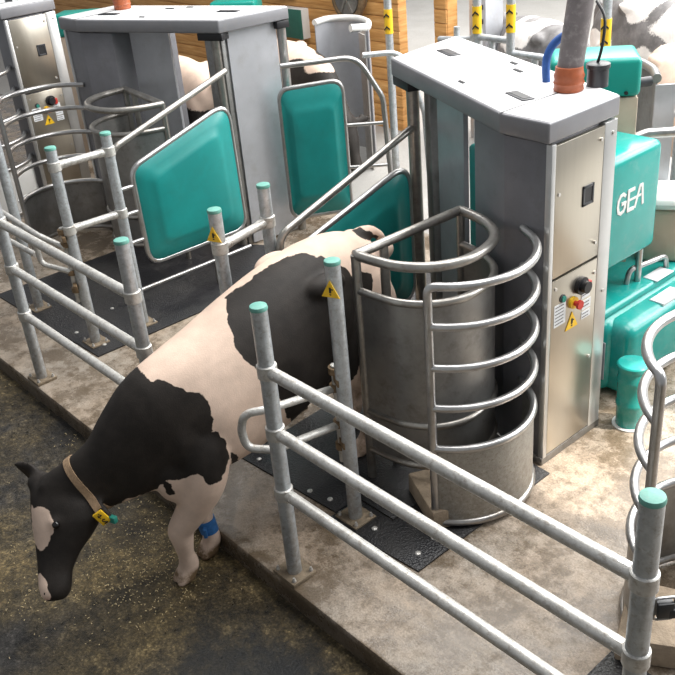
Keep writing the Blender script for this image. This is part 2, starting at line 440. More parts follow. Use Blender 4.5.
def side_fence(xa, ya, xb, yb, h, zs, label, sticker=None, plates=True):
    t = thing('side_fence', label, 'fence', (xa, ya, 0))
    post(t, xa, ya, h, plate=plates); post(t, xb, yb, h, plate=plates)
    d = Vector((xb-xa, yb-ya)).normalized()
    for z in zs:
        g = G(); g.cyl((xa+d.x*.02, ya+d.y*.02, z), (xb-d.x*.02, yb-d.y*.02, z), .027, 12); g.build('rail', 'galvanized_rail', t)
        clamp(t, xa, ya, z, d=(d.x, d.y)); clamp(t, xb, yb, z, d=(-d.x, -d.y))
    if sticker: warning_sticker(t, (xa+sticker[0]*PR*1.02, ya+sticker[1]*PR*1.02, h-.13), (*sticker, 0), (0, 0, 1))
    return t
side_fence(-.568, .545, -.66, .952, 1.53, (1.31, .8), 'pair of joined posts, one with a yellow sticker, behind the cow\'s back', (.35, -.94))
side_fence(-2.492, .529, -2.472, .942, 1.53, (1.40, .93), 'pair of joined posts with two short rails, behind the left pipe gate')

def swing_gate(path1, lock, label):
    t = thing('swing_gate', label, 'gate', (lock[0], lock[1], 0))
    g = G(); g.tube(fillet(path1, .09, 8), .021, 12); g.build('loop_tube', 'galvanized_rail', t)
    g = G(); g.cyl((lock[0], lock[1], .36), (lock[0], lock[1], .95), .02, 12); g.build('hinge_pin', 'galvanized_rail', t)
    for z in (.46, .60, .82, .92):
        g = G(); g.lathe([(.022, -.02), (.034, -.018), (.034, .018), (.022, .02)], (lock[0], lock[1], z), 12); g.build('hinge_collar', 'rust', t)
    for z in (.5, .88):
        g = G(); g.obox((lock[0]+.03, lock[1]-.015, z), (.045, -.02, 0), (.008, .012, 0), (0, 0, .02), .003); g.build('bracket', 'rust', t)
    return t
swing_gate([(.385, .49, .81), (.40, .06, .905), (.33, -.03, .895), (.305, -.04, .79), (.325, -.035, .695), (.43, .05, .69), (.39, .49, .59)], (.392, .50), 'dirty bent-tube swing gate hinged on the stickered post beside the cow')
t = swing_gate([(-2.52, .48, .80), (-2.68, .36, .90), (-3.30, .35, .95), (-3.40, .35, .83), (-3.30, .35, .71), (-2.80, .36, .71)], (-2.53, .49), 'dirty bent-tube swing gate behind the left pipe gate')
g = G(); g.tube(fillet([(-2.74, .355, .90), (-2.72, .355, .66), (-2.52, .48, .61)], .07, 6), .02, 12); g.build('loop_tube', 'galvanized_rail', t)

# ------------------------------------------------------------------ milking robots
def quad_lathe_screw(par, p, d):
    g = G(); p = Vector(p); d = Vector(d); g.cyl(p, p+d*.008, .010, 10); g.build('screw', 'bolt', par)
def robot(label, sheet=(-.36, -.02), detail=True, end_panel=False):
    t = thing('milking_robot', label, 'milking robot', (.5, 1.9, 0), 'grey milking robots')
    # cabinet
    body = [(.30, 1.675), (.61, 1.545), (.875, 1.545), (.875, 2.075), (.30, 2.31)]
    g = G(); g.prism(body, .02, 1.885, .006); g.build('cabinet', 'grey_paint', t, 'dark grey cabinet body')
    g = G(); g.prism([(.30, 1.665), (.62, 1.53), (.905, 1.53), (.905, 2.085), (.30, 2.33)], 0, .05, .004); g.build('plinth', 'dull_sheet', t)
    # frame of the operator face
    g = G()
    g.box((.889, 1.553, .965), (.036, .034, 1.84), 0, .004); g.box((.889, 2.022, .965), (.036, .108, 1.84), 0, .004)
    g.build('corner_trim', 'trim_steel', t, 'bright steel corner trim')
    up = G().box((.893, 1.769, 1.52), (.026, .396, .71), 0, .004).build('upper_door', 'stainless', t, 'brushed stainless upper door')
    lo = G().box((.893, 1.769, .605), (.026, .396, 1.09), 0, .004).build('lower_door', 'stainless', t, 'brushed stainless lower door')
    if detail:
        for y, z in ((1.60, 1.62), (1.94, 1.81), (1.935, 1.25)): quad_lathe_screw(up, (.905, y, z), (1, 0, 0))
        for y, z in ((1.60, 1.10), (1.945, 1.07), (1.935, .55)): quad_lathe_screw(lo, (.905, y, z), (1, 0, 0))
        quad_lathe_screw(t, (.906, 2.03, .93), (1, 0, 0)); quad_lathe_screw(t, (.906, 2.04, 1.82), (1, 0, 0))
    # recessed latch
    g = G(); y0, y1, z0, z1 = 1.80, 1.895, 1.49, 1.60
    g.box((.906, (y0+y1)/2, z1-.008), (.012, y1-y0, .016), 0, .003); g.box((.906, (y0+y1)/2, z0+.008), (.012, y1-y0, .016), 0, .003)
    g.box((.906, y0+.008, (z0+z1)/2), (.012, .016, z1-z0), 0, .003); g.box((.906, y1-.008, (z0+z1)/2), (.012, .016, z1-z0), 0, .003)
    la = g.build('latch', 'dark_plastic', up, 'dark recessed latch')
    G().box((.9065, (y0+y1)/2, (z0+z1)/2), (.004, y1-y0-.02, z1-z0-.02)).build('latch_recess', 'black', up)
    # controls on the lower door
    g = G(); g.cyl((.904, 1.815, 1.045), (.930, 1.815, 1.045), .050, 22); g.cyl((.93, 1.815, 1.045), (.962, 1.815, 1.045), .034, 18)
    kn = g.build('main_switch', 'black', lo, 'black rotary main switch')
    G().obox((.93, 1.862, 1.03), (.010, 0, 0), (0, .016, 0), (0, 0, .030), .003).build('switch_lever', 'red', lo, 'red switch lever')
    g = G(); g.cyl((.904, 1.755, .965), (.922, 1.755, .965), .034, 20); g.build('stop_button_base', 'yellow', lo, 'yellow ring of the stop button')
    g = G(); g.cyl((.922, 1.755, .965), (.945, 1.755, .965), .014, 14); g.cyl((.945, 1.757, .963), (.96, 1.757, .963), .026, 18); g.build('stop_button', 'red', lo, 'red emergency stop button')
    g = G(); g.cyl((.904, 1.668, 1.02), (.918, 1.668, 1.02), .018, 14); g.build('lamp', 'eartag_green', lo, 'small green lamp')
    g = G(); g.cyl((.904, 1.662, 1.025), (.912, 1.662, 1.025), .024, 14); g.build('lamp_ring', 'dark_plastic', lo)
    for (y, z, dy, dz) in ((1.645, .935, .10, .13), (1.872, .975, .075, .055), (1.882, .905, .08, .055), (1.882, .845, .08, .045)):
        s = G().box((.9068, y, z), (.003, dy, dz)).build('notice', 'white_label', lo, 'small white printed notice')
        g = G()
        for k in range(int(dz/.02)):
            g.box((.9088, y-.006, z+dz/2-.014-k*.02), (.0015, dy*.72, .004))
        g.build('notice_text', 'dark_plastic', s)
    warning_sticker(lo, (.9066, 1.752, .855), (1, 0, 0), (0, 0, 1), .10)
    # lid
    lidp = [(-.735, 2.085), (.60, 1.518), (.905, 1.508), (.905, 2.09), (-.80, 2.765)]
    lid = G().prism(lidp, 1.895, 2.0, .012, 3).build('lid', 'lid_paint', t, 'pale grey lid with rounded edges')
    g = G(); q = [(-.725, 2.096), (.602, 1.532), (.892, 1.522), (.892, 2.082), (-.788, 2.748)]; g.prism(q, 1.995, 2.0025, .002); g.build('lid_top_lit', 'lid_top_lit', lid, 'lid top whitened to imitate sky light')  # thin added sheet; brightness from the sky is put into its colour
    def vent(x, y, lx, ly, a):
        G().box((x, y, 2.005), (lx, ly, .008), a, .002).build('vent', 'dark_plastic', lid, 'small dark vent slot')
        G().box((x, y, 2.009), (lx*.8, ly*.6, .004), a).build('vent_grille', 'black', lid)
    a = -.40
    vent(-.50, 2.36, .20, .075, a); vent(.50, 1.80, .19, .07, a); vent(.03, 2.335, .07, .022, a); vent(.16, 2.21, .09, .022, a); vent(.05, 1.86, .06, .018, a)
    # seam line on lid
    G().obox((.62, 1.80, 2.003), (.015, .30, 0), (.004, 0, 0), (0, 0, .0015)).build('seam', 'dark_plastic', lid)
    # arm column
    g = G(); g.wall([(sheet[0], 1.96-.425*sheet[0]), (sheet[1], 1.96-.425*sheet[1])], .12, 1.895, .03); g.build('column_sheet', 'light_panel', t, 'light grey sheet under the lid')
    g = G(); g.cyl((-.60, 2.13, 0), (-.60, 2.13, 1.87), .040, 18); g.build('column_post', 'steel_tube', t)
    g = G(); g.box((-.47, 2.18, .94), (.09, .09, 1.88), -.4, .004); g.build('column_upright', 'dull_sheet', t)
    g = G(); g.prism([(-.74, 2.10), (-.52, 2.01), (-.47, 2.11), (-.70, 2.20)], 1.835, 1.893, .004); g.build('bracket', 'black', t)
    if end_panel:
        g = G(); g.wall([(-.655, 2.20), (-.72, 2.66)], .02, 1.893, .03); g.build('end_panel', 'light_panel', t, 'smooth light grey end panel')
        g = G(); g.cyl((-.725, 2.72, 0), (-.725, 2.72, 1.87), .040, 18); g.build('column_post', 'steel_hoop', t)
        g = G(); g.box((-.745, 2.70, 1.862), (.10, .12, .06), .1, .004); g.build('bracket', 'black', t)
        g = G(); g.box((-.60, 2.20, .94), (.10, .10, 1.88), 0, .004); g.build('column_upright', 'dull_sheet', t)
    return t
def duct(label):
    t = thing('air_hose', label, 'hose', (.62, 2.02, 2.0))
    g = G(); g.tube([(.635, 2.03, 2.10), (.63, 2.09, 2.35), (.62, 2.16, 2.62), (.60, 2.26, 2.95), (.58, 2.38, 3.3)], .067, 18); g.build('duct', 'hose_grey', t, 'grey plastic duct')
    g = G(); g.lathe([(.07, 0), (.078, .01), (.074, .03), (.08, .045), (.074, .06), (.08, .08), (.072, .10), (.07, .125)], (.64, 2.02, 2.0), 22); g.build('coupling', 'orange_rubber', t, 'orange brown rubber coupling')
    return t
def cables(label):
    t = thing('cable_bundle', label, 'cables', (.52, 2.14, 2.0))
    g = G(); g.lathe([(.055, 0), (.055, .09), (.062, .095), (.062, .115), (.05, .12)], (.71, 2.17, 2.0), 20); g.build('gland', 'dark_plastic', t, 'black round cable gland')
    g = G(); g.tube(catmull([(.44, 2.10, 1.99), (.43, 2.11, 2.12), (.46, 2.16, 2.21), (.56, 2.24, 2.27)], 6), .022, 12); g.build('blue_hose', 'blue', t, 'bright blue hose')
    g = G(); g.tube(catmull([(.70, 2.17, 2.1), (.72, 2.18, 2.2), (.70, 2.22, 2.33), (.62, 2.26, 2.40)], 6), .008, 8); g.build('cable', 'black', t, 'thin black cable')
    return t
def ring_guard(label, z1=1.4, legs=True):
    t = thing('guard_ring', label, 'guard', (.45, 1.19, 0), 'round steel guards beside the robots')
    arc = [(.26, .81), (.40, .822), (.53, .85), (.65, .93), (.725, 1.06), (.735, 1.20), (.69, 1.36), (.60, 1.468), (.46, 1.54), (.28, 1.575)]
    A = catmull([(x, y, 0) for x, y in arc], 5)
    def lift(z): return [(p.x, p.y, z) for p in A]
    g = G(); g.tube(lift(z1)+[(.28-.001, 1.56, z1)]+[(.275, 1.4, z1), (.265, 1.0, z1)], .027, 12, closed=True); g.build('top_tube', 'steel_tube', t)
    for z in (1.2, .47, .21):
        g = G(); g.tube(lift(z), .021, 12); g.build('band_tube', 'steel_tube', t)
    g = G(); g.wall([(p.x, p.y) for p in A], .21, 1.2, .008); g.build('shell', 'dull_sheet', t, 'curved dull steel sheet')
    for (x, y, b) in ((.26, .81, .0), (.28, 1.575, 0.), (.266, 1.0, .0)):
        g = G(); g.cyl((x, y, b), (x, y, z1), .025, 12); g.build('upright', 'steel_tube', t)
    return t
HC, HRAD = (.61, 1.12), .43
def hoop_guard(label, sheet_mat='spotted_sheet'):
    t = thing('hoop_guard', label, 'guard', (.834, .728, 0), 'hooped tube guards beside the robots')
    a0, a1 = math.radians(-61), math.radians(68)
    def arc(z): return [(HC[0]+HRAD*math.cos(a0+(a1-a0)*k/22), HC[1]+HRAD*math.sin(a0+(a1-a0)*k/22), z) for k in range(23)]
    x0, y0 = arc(0)[0][:2]
    A = arc(1.42)
    g = G(); g.tube(fillet([(x0, y0, .03), (x0, y0, 1.42), A[2]], .07, 6)+A[3:]+[(.735, 1.545, 1.42)], .0215, 12); g.build('top_hoop', 'steel_hoop', t)
    for z in (1.21, .985, .755):
        g = G(); g.tube(arc(z)+[(.735, 1.545, z)], .0205, 12); g.build('hoop', 'steel_hoop', t)
    for z in (.51, .04):
        g = G(); g.tube(arc(z)+[(.735, 1.545, z)], .0205, 12); g.build('hoop', 'steel_hoop', t)
    g = G(); g.wall([p[:2] for p in arc(0)], .04, .51, .006); g.build('shell', sheet_mat, t, 'curved sheet spotted with dirt')
    return t
def pad_panel(P, label, guard=None, links=(), r=.12):
    """teal moulded pad in a tube frame; P = 4 corners bottom-front, bottom-rear, top-rear, top-front"""
    P = [Vector(p) for p in P]
    t = thing('padded_divider', label, 'side panel', (P[0].x, P[0].y, 0), 'teal side panels of the milking boxes')
    nrm = (P[1]-P[0]).cross(P[3]-P[0]).normalized()
    R0 = rounded_poly(P, r)
    g = G(); g.tube(R0, .021, 10, closed=True); g.build('frame', 'steel_hoop', t)
    c = sum(P, Vector())/4
    g = G(); n = len(R0); rings = []
    for sgn in (-1, 1):
        prof = [(.985, .006), (.965, .02), (.80, .022), (.70, .055), (.62, .062), (.30, .064)]
        rings.append([[c+(p-c)*s+nrm*sgn*h for p in R0] for s, h in (prof if sgn > 0 else prof[::-1])])
    g.loft(rings[0]+rings[1]); g.build('pad', 'teal', t, 'moulded teal plastic pad', 60)
    if guard:
        g = G(); g.tube(fillet(guard, .12, 8), .024, 12); g.build('guard_tube', 'steel_tube', t)
    for a, b in links:
        g = G(); g.cyl(a, b, .016, 10); g.build('link', 'steel_hoop', t)
    return t

# near robot (box on its left) ------------------------------------------------
ident()
robot('largest milking robot, right of centre, its stainless control doors facing right')
duct('grey hose with orange coupling rising from the near robot\'s lid')
cables('blue hose and black cable beside the orange coupling')
ring_guard('round steel guard around the arm of the near robot, beside the cow\'s rump')
hoop_guard('hooped guard with dirt-spotted sheet in front of the near robot')
pad_panel([(-.60, 1.06, .40), (-.60, 2.06, .40), (-.60, 2.06, 1.36), (-.60, 1.06, 1.08)], 'teal padded side panel beyond the walking cow\'s rump',
          guard=[(-.595, .97, .05), (-.595, .97, 1.22), (-.59, 2.12, 1.585)], links=[((-.60, .97, .75), (-.60, 1.07, .75))])
g = G(); g.prism([(.50, .86), (.84, .70), (.97, .98), (.64, 1.14)], 0, .125, .012); tag(g.build('concrete_block', 'block_concrete'), 'stained concrete block under the near hooped guard', 'block')
# left robot, mirrored --------------------------------------------------------
mirror(-3.70, .26)
robot('milking robot at upper left, its smooth grey end panel facing the camera', sheet=(-.10, .27), end_panel=True)
duct('orange coupling and hose on the upper left robot\'s lid')
ident()
ra = math.radians(-95.5); rca, rsa = math.cos(ra), math.sin(ra)
G.X = staticmethod(lambda p: Vector((-4.0+(p[0]-.26)*rca-(p[1]-.81)*rsa, 1.97+(p[0]-.26)*rsa+(p[1]-.81)*rca, p[2])))
ring_guard('round steel guard below the upper left robot, half hidden by the stickerless posts')
mirror(-3.70, .26)
hoop_guard('hooped guard with plain grey sheet at the left edge', 'dull_sheet')
ident()
pad_panel([(-2.60, 1.16, .40), (-2.60, 2.10, .40), (-2.60, 2.08, 1.46), (-2.60, 1.15, 1.18)], 'teal padded side panel at centre left, under a slanting tube',
          guard=[(-2.60, 1.02, .05), (-2.60, 1.02, 1.36), (-2.66, 2.15, 1.68)],
          links=[((-2.60, 1.02, .62), (-2.60, 1.17, .62)), ((-2.60, 1.02, .85), (-2.60, 1.17, .85)), ((-2.60, 1.02, 1.05), (-2.60, 1.17, 1.05)), ((-2.60, 1.02, .22), (-2.60, 2.12, .22)), ((-2.60, 1.75, 0), (-2.60, 1.75, .40))])
# far left robot ----------------------------------------------------------------
shift(-6.63, .2)
robot('milking robot cut off by the top left corner, control doors in view')
hoop_guard('hooped guard with bright steel tubes at the left edge behind the dark bar', 'white_plastic')
# next robot's guard on the right -------------------------------------------------
mirror(2.83)
hoop_guard('hooped guard at the right edge, cut off by the photo', 'dull_sheet')
g = G(); g.prism([(.50, .84), (.84, .62), (1.0, .98), (.62, 1.14)], 0, .14, .015); tag(g.build('concrete_block', 'block_concrete'), 'stained concrete block at the right edge behind the thick post', 'block')
ident()
# rear panel of the middle passage ---------------------------------------------
pad_panel([(-2.84, 2.78, .20), (-2.52, 3.22, .22), (-2.50, 3.20, 1.40), (-2.84, 2.78, 1.36)], 'teal padded panel in the middle, in front of a cow\'s back', r=.10)
t = thing('tube_rail', 'bent tube rail above the middle teal panel', 'rail', (-2.84, 2.80, 0))
g = G(); g.tube(fillet([(-2.80, 2.80, 1.56), (-2.40, 3.30, 1.58), (-2.28, 3.46, 1.22), (-2.24, 3.50, 0)], .22, 8), .024, 12); g.build('rail', 'steel_hoop', t)
g = G(); g.tube(fillet([(-2.46, 3.42, 1.56), (-2.28, 3.72, 1.55), (-2.18, 3.86, 1.0), (-2.12, 3.86, -.06)], .2, 8), .024, 12); g.build('rail', 'galvanized', t)
for z in (.62, 1.0):
    g = G(); g.cyl((-2.50, 3.22, z), (-2.26, 3.48, z), .016, 10); g.build('link', 'steel_hoop', t)

# ------------------------------------------------------------------ rubber mats
def rubber(poly, label, bolts=()):
    t = thing('rubber_mat', label, 'mat', (*poly[0], 0), 'black rubber mats on the platform')
    g = G(); g.prism(poly, .001, .012, .002); g.build('sheet', 'rubber', t)
    for x, y in bolts:
        g = G(); g.lathe([(.017, 0), (.015, .006), (.008, .009)], (x, y, .011), 10); g.build('mat_bolt', 'bolt', t)
rubber([(-.46, .40), (.345, .45), (.345, .62), (.62, .62), (.62, 2.4), (-.56, 2.4)], 'studded black mat in the exit lane under the walking cow', [(-.36, .46), (.10, .47), (.24, .50), (.58, .70)])
rubber([(.35, .38), (.99, .43), (.985, 1.5), (.63, 1.52), (.63, .61), (.35, .61)], 'black mat under the near hooped guard', [(.60, .50), (.90, .52), (.88, .66), (.80, .80)])
rubber([(-3.95, .37), (-3.1, .40), (-2.28, .43), (-2.28, 2.5), (-2.9, 2.5), (-3.95, 1.9)], 'black mat at the far left behind the left pipe gate', [(-3.5, .48), (-2.9, .9), (-2.75, .5), (-2.40, .55)])
rubber([(-2.25, 1.75), (-.95, 1.75), (-.95, 3.1), (-2.25, 3.1)], 'black mat in the middle passage under the white grate', [(-1.2, 1.9)])
rubber([(1.955, .30), (2.9, .30), (2.9, .66), (1.955, .66)], 'black mat at the bottom right corner', [(2.2, .5)])
# grate in the middle passage
t = thing('floor_grate', 'small white slotted grate on the dark mat beside the middle panel', 'grate', (-1.7, 2.5, 0))
g = G()
for k in range(6): g.obox((-1.75+.10*k*.74, 2.45+.10*k*.67, .024), (.012*.74, .012*.67, 0), (-.10*.67, .10*.74, 0), (0, 0, .006))
for s in (-1, 1): g.obox((-1.565-s*.10*.67, 2.617+s*.10*.74, .024), (.26*.74, .26*.67, 0), (-.010*.67, .010*.74, 0), (0, 0, .006))
g.build('bars', 'white_plastic', t)

# ------------------------------------------------------------------ teal cabinet, tank, bucket
STK = [0]
def stroke(g, pts, w, f, d):
    """ribbon letter stroke: pts in letter plane -> f(u,v,depth)"""
    for (a, b) in zip(pts, pts[1:]):
        a = Vector(a); b = Vector(b); t = (b-a).normalized(); n = Vector((-t.y, t.x))*w/2; e = t*w*.28
        q = [a-e+n, a-e-n, b+e-n, b+e+n]
        STK[0] += 1; d2 = d+.00025*(STK[0] % 14)
        V = [f(p.x, p.y, dd) for dd in (0, d2) for p in q]
        g.faces(V, [[0, 1, 2, 3], [7, 6, 5, 4], [0, 1, 5, 4], [1, 2, 6, 5], [2, 3, 7, 6], [3, 0, 4, 7]])
t = thing('teal_cabinet', 'teal cabinet lettered GEA, behind the near robot', 'cabinet', (.42, 2.7, .78), 'teal equipment behind the near robot')
CX = .66
g = G(); g.prism([(.24, 2.36), (CX, 2.36), (CX, 2.98), (.24, 2.98)], .80, 1.50, .05, 4); g.build('housing', 'teal_gloss', t)
g = G(); s = .122; yb, zb = 2.515, 1.15
f = lambda u, v, d: (CX+.0005+d, yb+u*s, zb+v*s)
stroke(g, [(.62, .86), (.45, .98), (.22, .94), (.06, .72), (.02, .42), (.10, .14), (.30, .02), (.52, .10), (.62, .28), (.62, .50), (.36, .50)], .17, f, .002)
stroke(g, [(1.36, 1.0), (.88, 1.0), (.88, 0), (1.36, 0)], .17, f, .002); stroke(g, [(.62, .50), (2.0, .50)], .12, f, .002)
stroke(g, [(1.52, 0), (1.86, 1.0), (2.06, 1.0), (2.20, 0)], .17, f, .002)
g.build('lettering', 'white_plastic', t, 'white GEA lettering')
for (x, y) in ((.30, 2.32), (.60, 2.90), (.60, 2.32), (.30, 2.9)):
    g = G(); g.cyl((x, y, .56), (x, y, .81), .022, 12); g.build('foot', 'steel_hoop', t)
t = thing('teal_tank', 'large teal moulded tank with a steel handle, right of the near robot', 'tank', (.6, 3.0, 0), 'teal equipment behind the near robot')
g = G(); g.prism([(.10, 2.34), (.76, 2.34), (.76, 3.75), (.10, 3.75)], .01, .52, .09, 5); g.build('tank_body', 'teal_gloss', t)
g = G(); g.prism([(.30, 2.40), (.885, 2.40), (.885, 3.8), (.30, 3.8)], .01, .505, .08, 5); g.build('tank_shell', 'teal_gloss', t, 'lower rounded front moulding')
g = G(); g.prism([(.14, 2.35), (.70, 2.35), (.70, 3.72), (.14, 3.72)], .50, .565, .03, 3); g.build('tank_lid', 'teal_gloss', t, 'raised teal lid wet with drops')
g = G(); g.tube(fillet([(.57, 2.82, .55), (.575, 2.84, .655), (.63, 3.17, .655), (.635, 3.19, .55)], .05, 6), .018, 12); g.build('handle', 'steel_hoop', t, 'bare steel handle')
for (a, b, c) in ((.66, 3.16, .62),):
    g = G(); g.obox((.655, 3.06, .566), (.05, 0, -.0), (0, .10, 0), (0, 0, .004), .002); g.build('plate', 'white_label', t, 'white slip imitating a sunlit patch')  # sunlight on the tank lid, made as a thin white slab
    g = G(); g.obox((.80, 2.93, .503), (.05, 0, 0), (0, .12, 0), (0, 0, .010), .002); g.build('plate', 'white_label', t, 'white slip imitating a sunlit patch')  # second sun patch, on the lower moulding, also a white slab
g = G(); g.obox((.70, 2.337, .27), (.055, 0, 0), (0, .004, 0), (0, 0, .13)); g.build('notice', 'light_panel', t, 'faded grey notice')
t = thing('teal_bucket', 'round teal bucket with a lid standing beside the near robot', 'bucket', (1.03, 2.20, 0))
g = G(); g.lathe([(.072, 0), (.078, .01), (.080, .14), (.086, .15), (.086, .17), (.081, .18), (.083, .30), (.088, .31), (.088, .33), (.083, .345), (.084, .40)], (1.03, 2.21, 0), 28); g.build('bucket_body', 'teal_gloss', t)
g = G(); g.lathe([(.09, 0), (.093, .01), (.093, .028), (.085, .036), (.02, .040)], (1.03, 2.21, .395), 28); g.build('bucket_lid', 'teal_gloss', t)
g = G(); g.lathe([(.098, 0), (.098, .008), (.09, .010)], (1.03, 2.21, .001), 28); g.build('bucket_foot', 'white_plastic', t)
def feeder(label, dx=0, dy=0, zt=1.92):
    P0 = [(-.02, 2.755), (.40, 3.10), (.16, 3.39), (-.26, 3.045)]; P0 = [(x+dx, y+dy) for x, y in P0]; c = (sum(p[0] for p in P0)/4, sum(p[1] for p in P0)/4)
    t = thing('feed_cabinet', label, 'cabinet', (*c, 0), 'cabinets with teal tops')
    G().prism(P0, zt-.24, zt, .035, 4).build('cover', 'teal_cover', t, 'teal cover')
    G().prism([(c[0]+(x-c[0])*.96, c[1]+(y-c[1])*.96) for x, y in P0], 0, zt-.242, .01).build('cabinet_body', 'beige', t, 'plain beige cabinet body')
    g = G(); g.cyl((.335+dx, 3.04+dy, zt-.21), (.342+dx, 3.033+dy, zt-.21), .012, 10); g.build('screw', 'black', t)
feeder('beige cabinet with teal cover behind the near robot')
feeder('teal-topped cabinet behind the upper left robot', -5.85, 1.45, 1.62)
feeder('teal-topped cabinet at the far top left', -6.86, -.02, 1.66)
t = thing('lidded_container', 'beige container with a white lid right of the lettered cabinet', 'container', (.62, 3.35, .4))
g = G(); g.prism([(.42, 3.14), (.68, 3.30), (.50, 3.60), (.24, 3.44)], .566, .93, .03, 3); g.build('container_body', 'beige', t)
g = G(); g.prism([(.42, 3.12), (.70, 3.29), (.50, 3.62), (.22, 3.45)], .93, 1.02, .045, 4); g.build('container_lid', 'white_plastic', t, 'white domed lid')
g = G(); g.prism([(-.35, 2.35), (.05, 2.35), (.05, 2.75), (-.35, 2.75)], .1, 1.45, .03, 3)
tag(g.build('teal_locker', 'teal'), 'teal locker seen in the gap under the near robot\'s lid', 'locker', 'teal equipment behind the near robot')
t = thing('white_bucket', 'white bucket behind the bars at the left edge', 'bucket', (-4.75, 1.35, 0))
g = G(); g.lathe([(.10, 0), (.13, .34), (.14, .35), (.14, .37), (.12, .37), (.10, .05)], (-5.0, 1.3, 0), 24); g.build('bucket_body', 'white_plastic', t)

# ------------------------------------------------------------------ background
g = G(); g.box((-9.6, 5.9, 1.5), (10.3, .12, 3.2)); 
for k in range(22): g.box((-9.6, 5.835, .0+.15*k), (10.3, .02, .142), 0, .004)
struct(g, 'wall_back', 'wood')
g = G(); g.box((-3.78, 5.9, 1.5), (.20, .16, 3.2), 0, .006)
for k in range(22): g.box((-3.78, 5.815, .0+.15*k), (.18, .02, .142), 0, .004)
tag(g.build('wooden_post', 'wood'), 'square wooden post left of the fence tubes, at the top', 'post')
t = thing('control_box', 'dark green control box with a white side on the wooden wall', 'box', (-6.2, 5.7, .9))
G().prism([(-6.50, 5.71), (-6.07, 5.71), (-6.07, 5.835), (-6.50, 5.835)], .90, 1.27, .01).build('box_body', 'white_plastic', t)
G().box((-6.285, 5.702, 1.085), (.42, .02, .36), 0, .006).build('box_door', 'box_green', t, 'dark green door')
g = G(); g.cyl((-6.2, 5.78, .60), (-6.2, 5.78, .90), .03, 10); g.build('conduit', 'steel_hoop', t)
t = thing('wall_plate', 'pale grey plate with a small slot on the wooden wall above the green box', 'plate', (-6.6, 5.8, 1.4))
G().box((-6.45, 5.80, 1.50), (.34, .04, .24), 0, .006).build('plate_body', 'light_panel', t)
g = G(); g.box((-6.42, 5.778, 1.45), (.14, .008, .02)); g.build('slot', 'black', t)
t = thing('hose_reel', 'round dark reel hanging on the wooden wall', 'reel', (-5.15, 5.7, 1.5))
g = G(); g.tube([(-5.15+.24*math.cos(a*PI/14), 5.70, 1.48+.24*math.sin(a*PI/14)) for a in range(28)], .045, 10, closed=True); g.build('rim', 'rust', t)
g = G(); g.cyl((-5.15, 5.66, 1.48), (-5.15, 5.835, 1.48), .20, 24); g.build('drum', 'dull_sheet', t)
for k in range(6):
    a = k*PI/3; g = G(); g.obox((-5.15+.11*math.cos(a), 5.655, 1.48+.11*math.sin(a)), (.08*math.cos(a), 0, .08*math.sin(a)), (-.015*math.sin(a), 0, .015*math.cos(a)), (0, .006, 0)); g.build('spoke', 'steel_tube', t)
# pen ring by the wooden wall
t = thing('pen_guard', 'tall curved steel guard with a pale rim by the wooden wall', 'guard', (-4.35, 4.95, 0))
A = catmull([(-4.68, 4.76, 0), (-4.70, 5.0, 0), (-4.45, 5.14, 0), (-4.15, 5.06, 0), (-3.93, 4.86, 0)], 6)
g = G(); g.wall([(p.x, p.y) for p in A], -.06, 1.38, .01); g.build('shell', 'light_panel', t)
g = G(); g.tube([(p.x, p.y, 1.40) for p in A], .035, 12); g.build('rim', 'white_plastic', t)
g = G(); g.wall([(-3.95, 4.84), (-3.90, 4.70), (-3.72, 4.62)], -.06, 1.38, .012); g.build('side_sheet', 'steel_hoop', t)
g = G(); g.tube([(-3.94, 4.84, 1.40), (-3.98, 4.66, 1.42)], .04, 12); g.build('rim_end', 'white_plastic', t); 
def sticker_band(par, x, y, z, r):
    g = G(); g.lathe([(r+.003, -.11), (r+.003, .11)], (x, y, z), 14); b = g.build('warning_band', 'yellow', par, 'yellow warning band')
    for k in (-.055, .055):
        g = G()
        q = Vector((x+.10*r, y-r-.006, z+k)); g.obox(q, (r*.5, 0, .018), (0, .001, 0), (0, 0, .008))
        q = Vector((x+r*.72, y-r*.78-.004, z+k)); g.obox(q, (r*.3, r*.3, -.012), (.001, -.001, 0), (0, 0, .008)); g.build('band_mark', 'black', b)
FY = 4.2
t = thing('feed_fence', 'grey tube fence with yellow warning bands along the top right', 'fence', (-1.4, FY, 0))
for x, zt, zs in ((-2.93, 2.5, 1.66), (-1.86, 2.5, 1.76), (-1.50, 2.5, 1.80), (-.60, 1.95, 1.76)):
    g = G()
    if x > -1: g.tube(fillet([(x, FY, -.06), (x, FY, 2.02), (x-.16, FY, 2.4)], .15, 6), .036, 14)
    else: g.cyl((x, FY, -.06), (x, FY, zt), .036, 14)
    g.build('upright', 'galvanized', t); sticker_band(t, x, FY, zs, .037)
for (xa, xb, z) in ((-1.50, -.60, 1.52), (-1.86, -1.50, 1.62), (-.60, 1.8, 1.25)):
    g = G(); g.cyl((xa, FY, z), (xb, FY, z), .028, 12); g.build('rail', 'galvanized', t)
for (x, z) in ((-1.25, 1.5), (-1.7, 1.62), (-.95, 1.5)):
    g = G(); g.cyl((x, FY, -.06), (x, FY, z), .028, 12); g.build('stay', 'galvanized', t)
t = thing('tube_bay', 'pale tube frame left of the fence, in front of the bright floor', 'frame', (-2.6, 4.8, 0))
g = G(); g.tube(fillet([(-2.95, 4.9, 1.36), (-2.50, 4.9, 1.40), (-2.42, 4.9, 2.3)], .10, 6), .03, 12); g.build('rail', 'galvanized', t)
for x in (-2.72, -2.44):
    g = G(); g.cyl((x, 4.9, -.06), (x, 4.9, 1.5), .03, 12); g.build('upright', 'galvanized', t)
t = thing('grey_locker', 'tall pale cabinet with three dark slots at the top, left of the fence tubes', 'cabinet', (-3.5, 6.25, 0))
